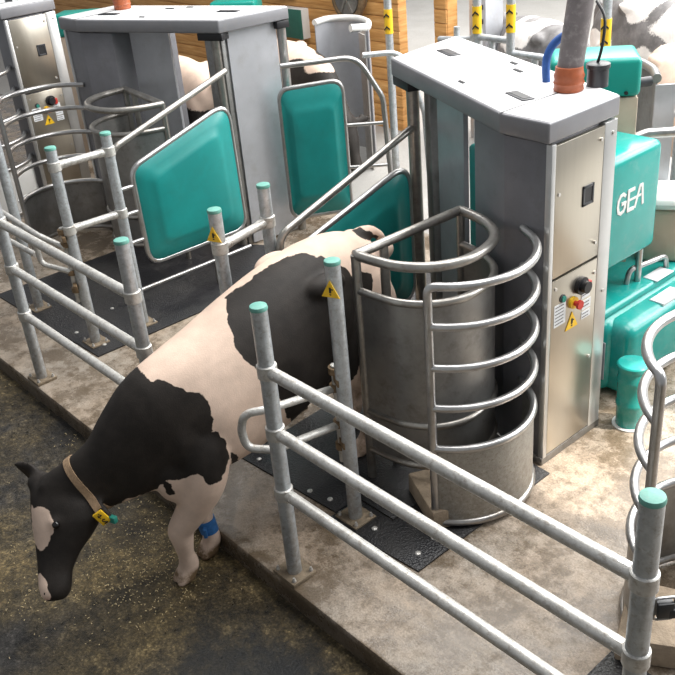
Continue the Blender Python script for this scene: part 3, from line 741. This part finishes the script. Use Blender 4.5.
g = G(); g.box((-3.50, 6.25, .75), (.24, .3, 1.62), 0, .01); g.build('locker_body', 'light_panel', t)
for z in (1.42, 1.27, 1.10):
    g = G(); g.box((-3.49, 6.097, z), (.15, .01, .05)); g.build('slot', 'dark_plastic', t)
# right hand frames and curved sheet
t = thing('bay_guard', 'curved grey steel guard behind the teal-covered cabinet at upper right', 'guard', (.1, 3.6, 0))
A = catmull([(-.25, 3.86, 0), (-.04, 3.78, 0), (.15, 3.64, 0), (.29, 3.46, 0)], 6)
g = G(); g.wall([(p.x, p.y) for p in A], -.06, 1.68, .01); g.build('shell', 'dull_sheet', t)
g = G(); g.tube([(p.x, p.y, 1.70) for p in A], .03, 12); g.build('rim', 'steel_hoop', t)
g = G(); g.wall([(.29, 3.45), (.38, 3.55)], -.06, 1.66, .02); g.build('side_sheet', 'light_panel', t)
g = G(); g.cyl((.27, 3.42, 1.69), (.22, 3.34, 1.69), .032, 14); g.build('rim_end', 'dark_plastic', t)
t = thing('bay_rail', 'pale bent tubes at the right edge above the white-lidded container', 'rail', (.27, 3.06, .56))
g = G(); g.tube(fillet([(.27, 3.06, .56), (.29, 3.08, 1.37), (.40, 3.22, 1.42), (1.1, 3.75, 1.46)], .09, 6), .033, 12); g.build('rail', 'steel_hoop', t)
for x, y in ((.20, 3.98), (.34, 4.0), (1.3, 4.45)):
    g = G(); g.cyl((x, y, -.06), (x, y, 1.75), .04, 14); g.build('upright', 'galvanized', t)
for z in (1.05, 1.4, 1.68):
    g = G(); g.cyl((.20, 3.95, z), (1.3, 4.42, z), .028, 12); g.build('rail', 'galvanized', t)
# ------------------------------------------------------------------ cows
def ell_ring(c, t, hw, hh, up=(0, 0, 1), n=30, egg=.12, ex=.86):
    c, t, up = Vector(c), Vector(t).normalized(), Vector(up)
    s = t.cross(up).normalized(); u = s.cross(t).normalized(); out = []
    for k in range(n):
        a = 2*PI*k/n; ca, sa = math.cos(a), math.sin(a)
        x = math.copysign(abs(ca)**ex, ca)*hw*(1-egg*sa); z = math.copysign(abs(sa)**ex, sa)*hh
        out.append(c+s*x+u*z)
    return out
def spine_loft(g, st, up=(0, 0, 1), n=30, egg=.12, sub=3):
    """stations (x, y, z, half width, half height) smoothed by a spline"""
    C = catmull([s[:3] for s in st], sub); W = catmull([(s[3], s[4], 0) for s in st], sub)
    rings = []
    for i, c in enumerate(C):
        t = C[min(i+1, len(C)-1)]-C[max(i-1, 0)]
        rings.append(ell_ring(c, t, max(W[i].x, .01), max(W[i].y, .01), up, n, egg))
    g.loft(rings)
def limb(g, pts, n=14, sub=4):
    C = catmull([p[:3] for p in pts], sub); W = catmull([(p[3], 0, 0) for p in pts], sub)
    g.tube(C, [max(w.x, .008) for w in W], n)
def head_loft(g, F0, F1, nrm):
    """F0, F1: ends of the line down the face (poll, upper lip); nrm: out of the forehead"""
    F0, F1, nrm = Vector(F0), Vector(F1), Vector(nrm)
    a = F1-F0; nrm = (nrm-a.normalized()*nrm.dot(a.normalized())).normalized(); w = a.normalized().cross(nrm)
    rings = []
    for t, hw, hd, off in ((-.06, .045, .05, -.05), (0, .09, .10, -.012), (.10, .108, .14, 0), (.24, .115, .168, .004), (.38, .110, .168, .004), (.50, .09, .142, 0), (.64, .07, .106, 0), (.78, .062, .084, .002), (.90, .070, .080, .004), (.98, .064, .068, -.006), (1.03, .04, .042, -.03)):
        c = F0+a*t-nrm*(hd-off); r = []
        for k in range(26):
            th = 2*PI*k/26; ca, sa = math.cos(th), math.sin(th)
            x = math.copysign(abs(ca)**.9, ca)*hw*(1+.10*sa); z = math.copysign(abs(sa)**.85, sa)*hd
            r.append(c+w*x+nrm*z)
        rings.append(r)
    g.loft(rings); return a, nrm, w
def ear(g, base, tip, wid, face):
    base, tip, face = Vector(base), Vector(tip), Vector(face)
    d = (tip-base); wv = d.cross(face).normalized(); f = wv.cross(d).normalized(); rings = []
    for t, w in ((-.15, .028), (.1, .034), (.35, .055), (.6, .056), (.85, .034), (1.0, .010)):
        c = base+d*t-f*.02*math.sin(t*PI)
        rings.append([c+wv*math.cos(2*PI*k/14)*w*wid+f*math.sin(2*PI*k/14)*.019 for k in range(14)])
    g.loft(rings)
def hoof_shape(g, p, d, r=.056):
    """cloven hoof at ground point p, toes towards d"""
    p = Vector(p); d = Vector(d).normalized(); s = Vector((-d.y, d.x, 0))
    for k in (-1, 1):
        rings = []
        for z, sc, fw in ((0.002, 1.0, .018), (.03, .95, .012), (.065, .8, 0), (.085, .55, -.01)):
            c = p+s*k*r*.46+d*fw+Vector((0, 0, z))
            rings.append([c+d*math.cos(2*PI*j/12)*r*1.12*sc+s*math.sin(2*PI*j/12)*r*.52*sc for j in range(12)])
        g.loft(rings)
def remeshed(g, name, voxel, smooth):
    me = g.mesh(name+'_raw', None)
    o = bpy.data.objects.new(name+'_raw', me); COL.objects.link(o)
    m = o.modifiers.new('r', 'REMESH'); m.mode = 'VOXEL'; m.voxel_size = voxel; m.use_smooth_shade = True
    s = o.modifiers.new('s', 'SMOOTH'); s.factor = .5; s.iterations = smooth
    dg = bpy.context.evaluated_depsgraph_get()
    out = bpy.data.meshes.new_from_object(o.evaluated_get(dg)); out.name = name
    bpy.data.objects.remove(o); bpy.data.meshes.remove(me)
    for p in out.polygons: p.use_smooth = True
    return out
def clamp01(x): return max(0., min(1., x))
def poly_sd(p, poly):
    """signed distance to a polygon, positive inside"""
    x, y = p; ins = False; best = 1e9; n = len(poly)
    for i in range(n):
        ax, ay = poly[i-1]; bx, by = poly[i]
        if (ay > y) != (by > y) and x < (bx-ax)*(y-ay)/(by-ay)+ax: ins = not ins
        dx, dy = bx-ax, by-ay; t = clamp01(((x-ax)*dx+(y-ay)*dy)/(dx*dx+dy*dy+1e-12))
        d = (ax+t*dx-x)**2+(ay+t*dy-y)**2
        if d < best: best = d
    d = math.sqrt(best); return d if ins else -d
def paint(me, fn):
    at = me.color_attributes.new('coat', 'FLOAT_COLOR', 'POINT')
    buf = []
    for v in me.vertices:
        r, gg, b = fn(v.co, v.normal); buf += [r, gg, b, 1.]
    at.data.foreach_set('color', buf)

# --- the walking cow
SX = -.10
g = G()
spine_loft(g, [(SX, 1.27, 1.14, .05, .08), (SX, 1.22, 1.12, .15, .17), (SX, 1.08, 1.09, .225, .27), (SX, .85, 1.045, .265, .335), (SX+.02, .62, .98, .295, .372),
               (SX+.04, .36, .90, .31, .385), (SX+.05, .10, .83, .305, .372), (SX+.05, -.10, .795, .27, .36), (SX+.04, -.27, .765, .21, .335), (SX+.02, -.42, .705, .16, .265),
               (SX-.01, -.54, .645, .128, .20), (SX-.06, -.65, .60, .105, .165), (SX-.11, -.74, .57, .098, .14), (SX-.15, -.82, .55, .088, .12)])
# hook and pin bones, tail head, shoulders, thighs, brisket
for k in (-1, 1):
    g.ball((SX+.02+k*.215, .70, 1.235), (.075, .13, .06)); g.ball((SX+k*.13, 1.20, 1.22), (.055, .09, .06))
    g.ball((SX+k*.17, 1.0, .88), (.115, .25, .33)); g.ball((SX+.04+k*.16, -.18, .70), (.095, .17, .25))
    g.ball((SX+.04+k*.12, -.27, .55), (.10, .15, .17))
g.ball((SX, -.38, .56), (.12, .17, .13)); g.ball((SX, 1.17, 1.29), (.05, .12, .05))
# udder
g.ball((SX, .86, .62), (.19, .24, .17))
# tail
limb(g, [(SX, 1.22, 1.30, .035), (SX+.01, 1.32, 1.22, .03), (SX+.02, 1.34, .95, .022), (SX+.02, 1.33, .62, .022), (SX+.02, 1.32, .42, .045), (SX+.02, 1.32, .28, .02)], 10)
# legs
FL = [(SX+.10, -.12, .84, .10), (SX+.20, -.15, .70, .135), (SX+.24, -.20, .52, .125), (SX+.21, -.26, .36, .09), (SX+.155, -.335, .22, .068), (SX+.15, -.335, .17, .064), (SX+.135, -.325, .04, .046), (SX+.13, -.315, -.03, .055), (SX+.13, -.325, -.085, .050)]
FR = [(SX-.13, -.16, .70, .13), (SX-.11, -.15, .52, .11), (SX-.04, -.13, .37, .078), (SX+.02, -.14, .21, .06), (SX+.03, -.135, .17, .058), (SX+.05, -.125, .04, .043), (SX+.055, -.115, -.03, .053), (SX+.055, -.13, -.085, .048)]
HL = [(SX+.17, .98, .92, .19), (SX+.18, .86, .70, .15), (SX+.17, .95, .54, .09), (SX+.16, 1.05, .44, .062), (SX+.16, 1.04, .36, .05), (SX+.15, .99, .18, .041), (SX+.15, .97, .10, .05), (SX+.15, .94, .05, .046)]
HRL = [(SX-.17, .98, .92, .19), (SX-.18, .94, .70, .15), (SX-.17, 1.08, .54, .09), (SX-.16, 1.22, .45, .062), (SX-.16, 1.21, .37, .05), (SX-.15, 1.17, .18, .041), (SX-.15, 1.15, .10, .05), (SX-.15, 1.12, .05, .046)]
for L in (FL, FR, HL, HRL): limb(g, L, 16)
hoof_shape(g, (SX+.13, -.345, -.13), (-.05, -1, 0)); hoof_shape(g, (SX+.055, -.145, -.13), (.05, -1, 0))
hoof_shape(g, (SX+.15, .92, .012), (0, -1, 0)); hoof_shape(g, (SX-.15, 1.10, .012), (0, -1, 0))
# head, turned to the cow's right and hanging
F0, F1, FN = Vector((-.36, -.87, .585)), Vector((-.075, -1.06, .165)), Vector((-.74, -.62, .10))
ha, hn, hw_ = head_loft(g, F0, F1, FN)
g.ball(F0-hn*.05+Vector((0, 0, .02)), (.065, .065, .045))
e0 = F0+Vector((.03, .05, -.02)); ear(g, e0, e0+Vector((-.155, -.055, .105)), 1.25, (-.3, -.9, .3))
e1 = F0-hw_*.09-hn*.13+ha*.06; ear(g, e1, (.045, -.665, .495), 1.1, (.5, -.6, .5))
EYES = [F0+ha*.38-hn*.155+hw_*.104*k for k in (-1, 1)]
for e in EYES: g.ball(e+hn*.012-ha*.02, (.03, .03, .03))
cow_me = remeshed(g, 'cow', .0125, 14)
# coat: outlines of the black patches, drawn in an oblique side view of the animal
VD = Vector((-.583, .361, -.389+0)).normalized()
VE1 = VD.cross(Vector((0, 0, 1))).normalized(); VE2 = VE1.cross(VD).normalized()
PATCHES = [
[(-0.329, 0.938), (-0.249, 0.854), (-0.185, 0.844), (-0.116, 0.804), (-0.038, 0.758), (-0.001, 0.693), (0.002, 0.623), (-0.019, 0.557), (0.007, 0.567), (0.046, 0.507), (0.046, 0.418), (0.021, 0.354), (-0.013, 0.323), (-0.063, 0.31), (-0.111, 0.375), (-0.172, 0.362), (-0.26, 0.362), (-0.33, 0.321), (-0.41, 0.306), (-0.487, 0.301), (-0.522, 0.25), (-0.515, 0.163), (-0.593, -0.009), (-0.707, -0.189), (-1.01, -0.139), (-0.984, 0.352), (-0.942, 0.701), (-0.687, 0.699), (-0.491, 0.828)],
[(-0.285, 0.36), (-0.245, 0.338), (-0.24, 0.289), (-0.271, 0.283), (-0.292, 0.324)],
[(0.056, 0.447), (0.081, 0.422), (0.095, 0.38), (0.07, 0.351), (0.055, 0.378)],
[(0.149, 1.213), (0.149, 1.105), (0.15, 0.989), (0.184, 0.895), (0.242, 0.827), (0.299, 0.732), (0.34, 0.658), (0.371, 0.56), (0.408, 0.498), (0.57, 0.477), (0.692, 0.561), (0.889, 0.882), (0.946, 1.228), (0.888, 1.249), (0.84, 1.211), (0.793, 1.279), (0.693, 1.344), (0.581, 1.394), (0.487, 1.374), (0.375, 1.335), (0.26, 1.27)],
[(0.898, 1.502), (0.945, 1.512), (0.996, 1.476), (1.048, 1.445), (0.988, 1.423), (0.916, 1.457)]
]
WHITES = [
[(-0.915, 0.353), (-0.872, 0.339), (-0.826, 0.31), (-0.805, 0.262), (-0.846, 0.183), (-0.907, 0.125), (-0.93, 0.168), (-0.934, 0.272)],
[(-0.92, 0.045), (-0.898, -0.001), (-0.886, -0.058), (-0.89, -0.102), (-0.969, -0.09), (-0.952, -0.007)]
]
def walking_coat(co, no):
    q = co*14; jit = Vector((mnoise.noise(q), mnoise.noise(q+Vector((9, 3, 5)))))*.012+Vector((mnoise.noise(q*2.7), mnoise.noise(q*2.7+Vector((4, 1, 7)))))*.008
    p = (co.dot(VE1)+jit.x, co.dot(VE2)+jit.y)
    r = 0
    for poly in PATCHES: r = max(r, clamp01(.5+poly_sd(p, poly)/.022))
    if (co-F0).dot(ha)/ha.length_squared < .2 and (co-F0).length < .4: r = 1
    for poly in WHITES: r = min(r, 1-clamp01(.5+poly_sd(p, poly)/.022))
    m = (co-F0).dot(ha)/ha.length_squared
    g_ = clamp01((m-.97)/.05) if (co-(F0+ha*.97)).length < .16 and r < .5 else 0
    b = max(clamp01((.12-co.z)/.4)*.8, 1.6*clamp01((-.045-co.z)/.03)) if co.y < 0 else clamp01((.6-co.z)/.5)
    return r, g_, b
paint(cow_me, walking_coat)
cow = bpy.data.objects.new('cow', cow_me); COL.objects.link(cow); cow_me.materials.append(MATS['hide'])
tag(cow, 'black and white cow with a collar stepping down off the platform, head lowered', 'cow')
for e in EYES:
    g = G(); g.ball(e+hw_*(.014 if (e-F0).dot(hw_) > 0 else -.014), .019); g.build('eye', 'eye', cow, 'dark eye')
for k in (-1, 1):
    g = G(); c_ = F0+ha*.955-hn*.045+hw_*.047*k; g.ball(c_, (.012, .012, .02)); g.build('nostril', 'eye', cow, 'dark nostril')
from mathutils.bvhtree import BVHTree
_bm = bmesh.new(); _bm.from_mesh(cow_me); COW_BVH = BVHTree.FromBMesh(_bm); _bm.free()
def fitted_band(par, name, mat, c, axis, width, th, n=48, label=None):
    """strap lying on the skin: ring of rays from c in the plane across axis"""
    c, axis = Vector(c), Vector(axis).normalized(); e1 = axis.orthogonal().normalized(); e2 = axis.cross(e1)
    prof = ((-width/2, -.004), (-width/2, th), (width/2, th), (width/2, -.004)); R = []
    rad = []
    for off in (-width/2, width/2):
        rr = []
        for k in range(n):
            d = e1*math.cos(2*PI*k/n)+e2*math.sin(2*PI*k/n); h = COW_BVH.ray_cast(c+axis*off, d)
            rr.append(h[3] if h[0] else .1)
        rad.append([(rr[k-1]+rr[k]*2+rr[(k+1) % n])/4 for k in range(n)])
    g = G()
    for a, t in prof:
        rr = rad[0] if a < 0 else rad[1]
        R.append([g.v(c+axis*a+(e1*math.cos(2*PI*k/n)+e2*math.sin(2*PI*k/n))*(rr[k]+t)) for k in range(n)])
    for i in range(4):
        a, b = R[i], R[(i+1) % 4]
        for k in range(n): g.bm.faces.new([a[k], a[(k+1) % n], b[(k+1) % n], b[k]])
    return g.build(name, mat, par, label)
CA = Vector((-.417, -.78, -.468)).normalized(); CC = Vector((-.142, -.673, .60))
col_ = fitted_band(cow, 'collar', 'strap', CC, CA, .036, .008, label='worn tan collar strap')
td = Vector((-.062, -.6475, .4876))-CC; td = (td-CA*td.dot(CA)).normalized()
td = (td+Vector((.55, -.30, .12))*1.15); td = (td-CA*td.dot(CA)).normalized()
h = COW_BVH.ray_cast(CC, td); tp = h[0]; n_ = (Vector((.78, -.5, .35))*.6+td*.4); n_ = (n_-CA*n_.dot(CA)*.7).normalized(); tu = CA.cross(n_).normalized()
if tu.z > 0: tu = -tu
ca2 = tu.cross(n_).normalized()
g = G(); g.obox(tp+n_*.016, ca2*.025, tu*.040, n_*.007, .003); tg = g.build('collar_tag', 'yellow', col_, 'yellow numbered tag')
for off, segs in ((-.019, [[(-.2, 1), (-.8, -.2), (.8, -.2)], [(.35, .5), (.35, -1)]]), (.019, [[(-.6, .6), (0, 1), (.6, .6), (.5, .1), (-.7, -1), (.8, -1)]])):
    g = G()
    for sg in segs: stroke(g, sg, .34, lambda u, v, d: tp+n_*(.0232+d)+tu*(off-v*.013)+ca2*(u*.012), .0008)
    g.build('number', 'black', tg)
fitted_band(cow, 'leg_band', 'blue_band', (SX+.046, -.127, .055), (.07, .05, -.95), .085, .007, 28, 'blue band around the lower leg')
g = G(); g.obox((SX+.085, -.165, .05), (.018, -.013, 0), (.006, .008, 0), (0, 0, .03), .004); g.build('leg_sensor', 'blue_band', cow, 'blue block on the leg band')
g = G(); g.obox((.045, -.668, .487), (.022, .008, 0), (-.004, .012, 0), (0, 0, .017), .003); g.build('ear_tag', 'eartag_green', cow, 'green ear tag')

def standing_cow(seed, head_low):
    """a cow standing square, facing -y, hooves on z = 0"""
    g = G()
    dz = -.35 if head_low else .12
    spine_loft(g, [(0, .98, 1.16, .05, .08), (0, .92, 1.13, .15, .18), (0, .76, 1.10, .225, .28), (0, .52, 1.05, .27, .36), (0, .25, 1.0, .33, .42), (0, -.1, .97, .345, .43), (0, -.35, .96, .30, .42),
                   (0, -.55, .98, .22, .38), (0, -.72, 1.02+dz*.2, .15, .28), (0, -.92, 1.06+dz*.6, .115, .19), (0, -1.08, 1.10+dz, .095, .14)], sub=2, n=22)
    for k in (-1, 1):
        g.ball((k*.23, .42, 1.30), (.07, .12, .06)); g.ball((k*.17, .72, .90), (.11, .24, .32)); g.ball((k*.17, -.45, .88), (.10, .17, .28))
        limb(g, [(k*.17, -.45, .8, .12), (k*.17, -.44, .55, .09), (k*.16, -.46, .34, .06), (k*.16, -.45, .14, .042), (k*.16, -.46, .06, .052), (k*.16, -.48, .01, .055)], 12, 3)
        limb(g, [(k*.17, .70, .9, .17), (k*.18, .58, .68, .13), (k*.17, .74, .48, .062), (k*.16, .72, .2, .044), (k*.16, .69, .07, .052), (k*.16, .67, .01, .055)], 12, 3)
    g.ball((0, .55, .62), (.18, .22, .16))
    F0 = Vector((0, -1.13, 1.22+dz)); F1 = F0+(Vector((0, -.18, -.46)) if head_low else Vector((0, -.42, -.26)))
    a, n, w = head_loft(g, F0, F1, (0, -1, .5))
    for k in (-1, 1): ear(g, F0-n*.07+w*.08*k, F0-n*.09+w*.28*k, 1.1, n)
    limb(g, [(0, .96, 1.28, .035), (0, 1.04, 1.18, .03), (0, 1.06, .8, .022), (0, 1.05, .5, .03), (0, 1.05, .3, .02)], 8, 3)
    return remeshed(g, 'standing_cow', .026, 4)
LOWC, HIGHC = standing_cow(1, True), standing_cow(2, False)
def bg_cow(src, label, loc, heading, thr, seed, mat='hide', black_low=0):
    me = src.copy(); off = Vector((seed*3.1, seed*1.7, seed*.9))
    def coat(co, no):
        v = mnoise.noise(co*1.5+off)+.35*mnoise.noise(co*4+off)
        if black_low: v = (black_low-co.z)*4+.5*mnoise.noise(co*3+off)
        return clamp01(.5+(v-thr)*4), 0, clamp01((.5-co.z)*1.2)
    paint(me, coat); me.materials.append(MATS[mat])
    o = bpy.data.objects.new('standing_cow', me); COL.objects.link(o)
    o.location = loc; o.rotation_euler = (0, 0, math.atan2(heading[0], -heading[1]))
    return tag(o, label, 'cow', 'cows waiting behind the boxes')
bg_cow(LOWC, 'black cow with a white back behind the middle teal panel', (-4.15, 4.05, -.06), (1.9, -.55), .15, 3, black_low=1.36)
bg_cow(LOWC, 'pale cow glimpsed under the upper left robot\'s lid', (-4.85, 2.95, 0), (-1, .12), .15, 5, black_low=1.12)
bg_cow(HIGHC, 'grey cow behind the fence tubes, beyond the near robot\'s lid', (-2.75, 6.2, -.06), (-.9, .45), -.25, 8, 'hide_grey')
bg_cow(LOWC, 'white cow at the top right corner beyond the curved guard', (-.50, 5.45, -.06), (.75, -.65), .9, 11)
bg_cow(HIGHC, 'grey and white cow at the top edge behind the white cow', (-2.1, 7.7, -.06), (1, -.1), .12, 14, 'hide_grey')


# ------------------------------------------------------------------ straw bits on the alley
g = G(); rs = random.Random(4)
for i in range(9000):
    x = rs.uniform(-3.2, 1.9); y = -.10-abs(rs.gauss(0, .75))
    if y < -2.4: continue
    dens = mnoise.noise(Vector((x*1.1, y*1.1, 2)))+.25*mnoise.noise(Vector((x*5, y*5, 7)))
    if dens < rs.uniform(-.05, .6): continue
    a = rs.uniform(0, PI); l = rs.uniform(.0015, .006); w_ = rs.uniform(.0009, .0020); z = ALLEY+.002
    dx, dy = math.cos(a)*l, math.sin(a)*l
    g.obox((x, y, z+.002), (dx, dy, rs.uniform(-.002, .002)), (-dy/l*w_, dx/l*w_, 0), (0, 0, .0012))
tag(g.build('straw', 'straw'), 'short bits of straw scattered over the wet alley floor', 'straw', kind='stuff')

# ------------------------------------------------------------------ light
w = bpy.data.worlds.new('world'); SC.world = w; w.use_nodes = True
bg = w.node_tree.nodes['Background']; bg.inputs[0].default_value = (.93, .96, 1., 1); bg.inputs[1].default_value = .36
def area(name, loc, target, sx, sy, power, col=(1, 1, 1)):
    l = bpy.data.lights.new(name, 'AREA'); l.shape = 'RECTANGLE'; l.size = sx; l.size_y = sy; l.energy = power; l.color = col
    o = bpy.data.objects.new(name, l); COL.objects.link(o); o.location = loc
    o.rotation_euler = (Vector(target)-Vector(loc)).to_track_quat('-Z', 'Y').to_euler(); return o
area('skylight', (-.5, 2.6, 7), (-.5, 2.2, 0), 9, 3, 620, (1, .99, .97))
area('daylight', (5.5, 9.5, 5.5), (-.2, 1.5, .4), 9, 5, 950, (.97, .99, 1))
area('yard_light', (-1.5, 10, 7), (-2.5, 7.5, 0), 14, 7, 2600, (1, .98, .95))
SC.view_settings.view_transform = 'Standard'
l = bpy.data.lights.new('sun_patch', 'SPOT'); l.energy = 5000; l.spot_size = math.radians(9); l.spot_blend = .08; l.shadow_soft_size = .03; l.color = (1, .95, .86)
o = bpy.data.objects.new('sun_patch', l); COL.objects.link(o); o.location = (5.2, 4.6, 6.0)
o.rotation_euler = (Vector((1.42, 1.98, 0))-Vector(o.location)).to_track_quat('-Z', 'Y').to_euler()
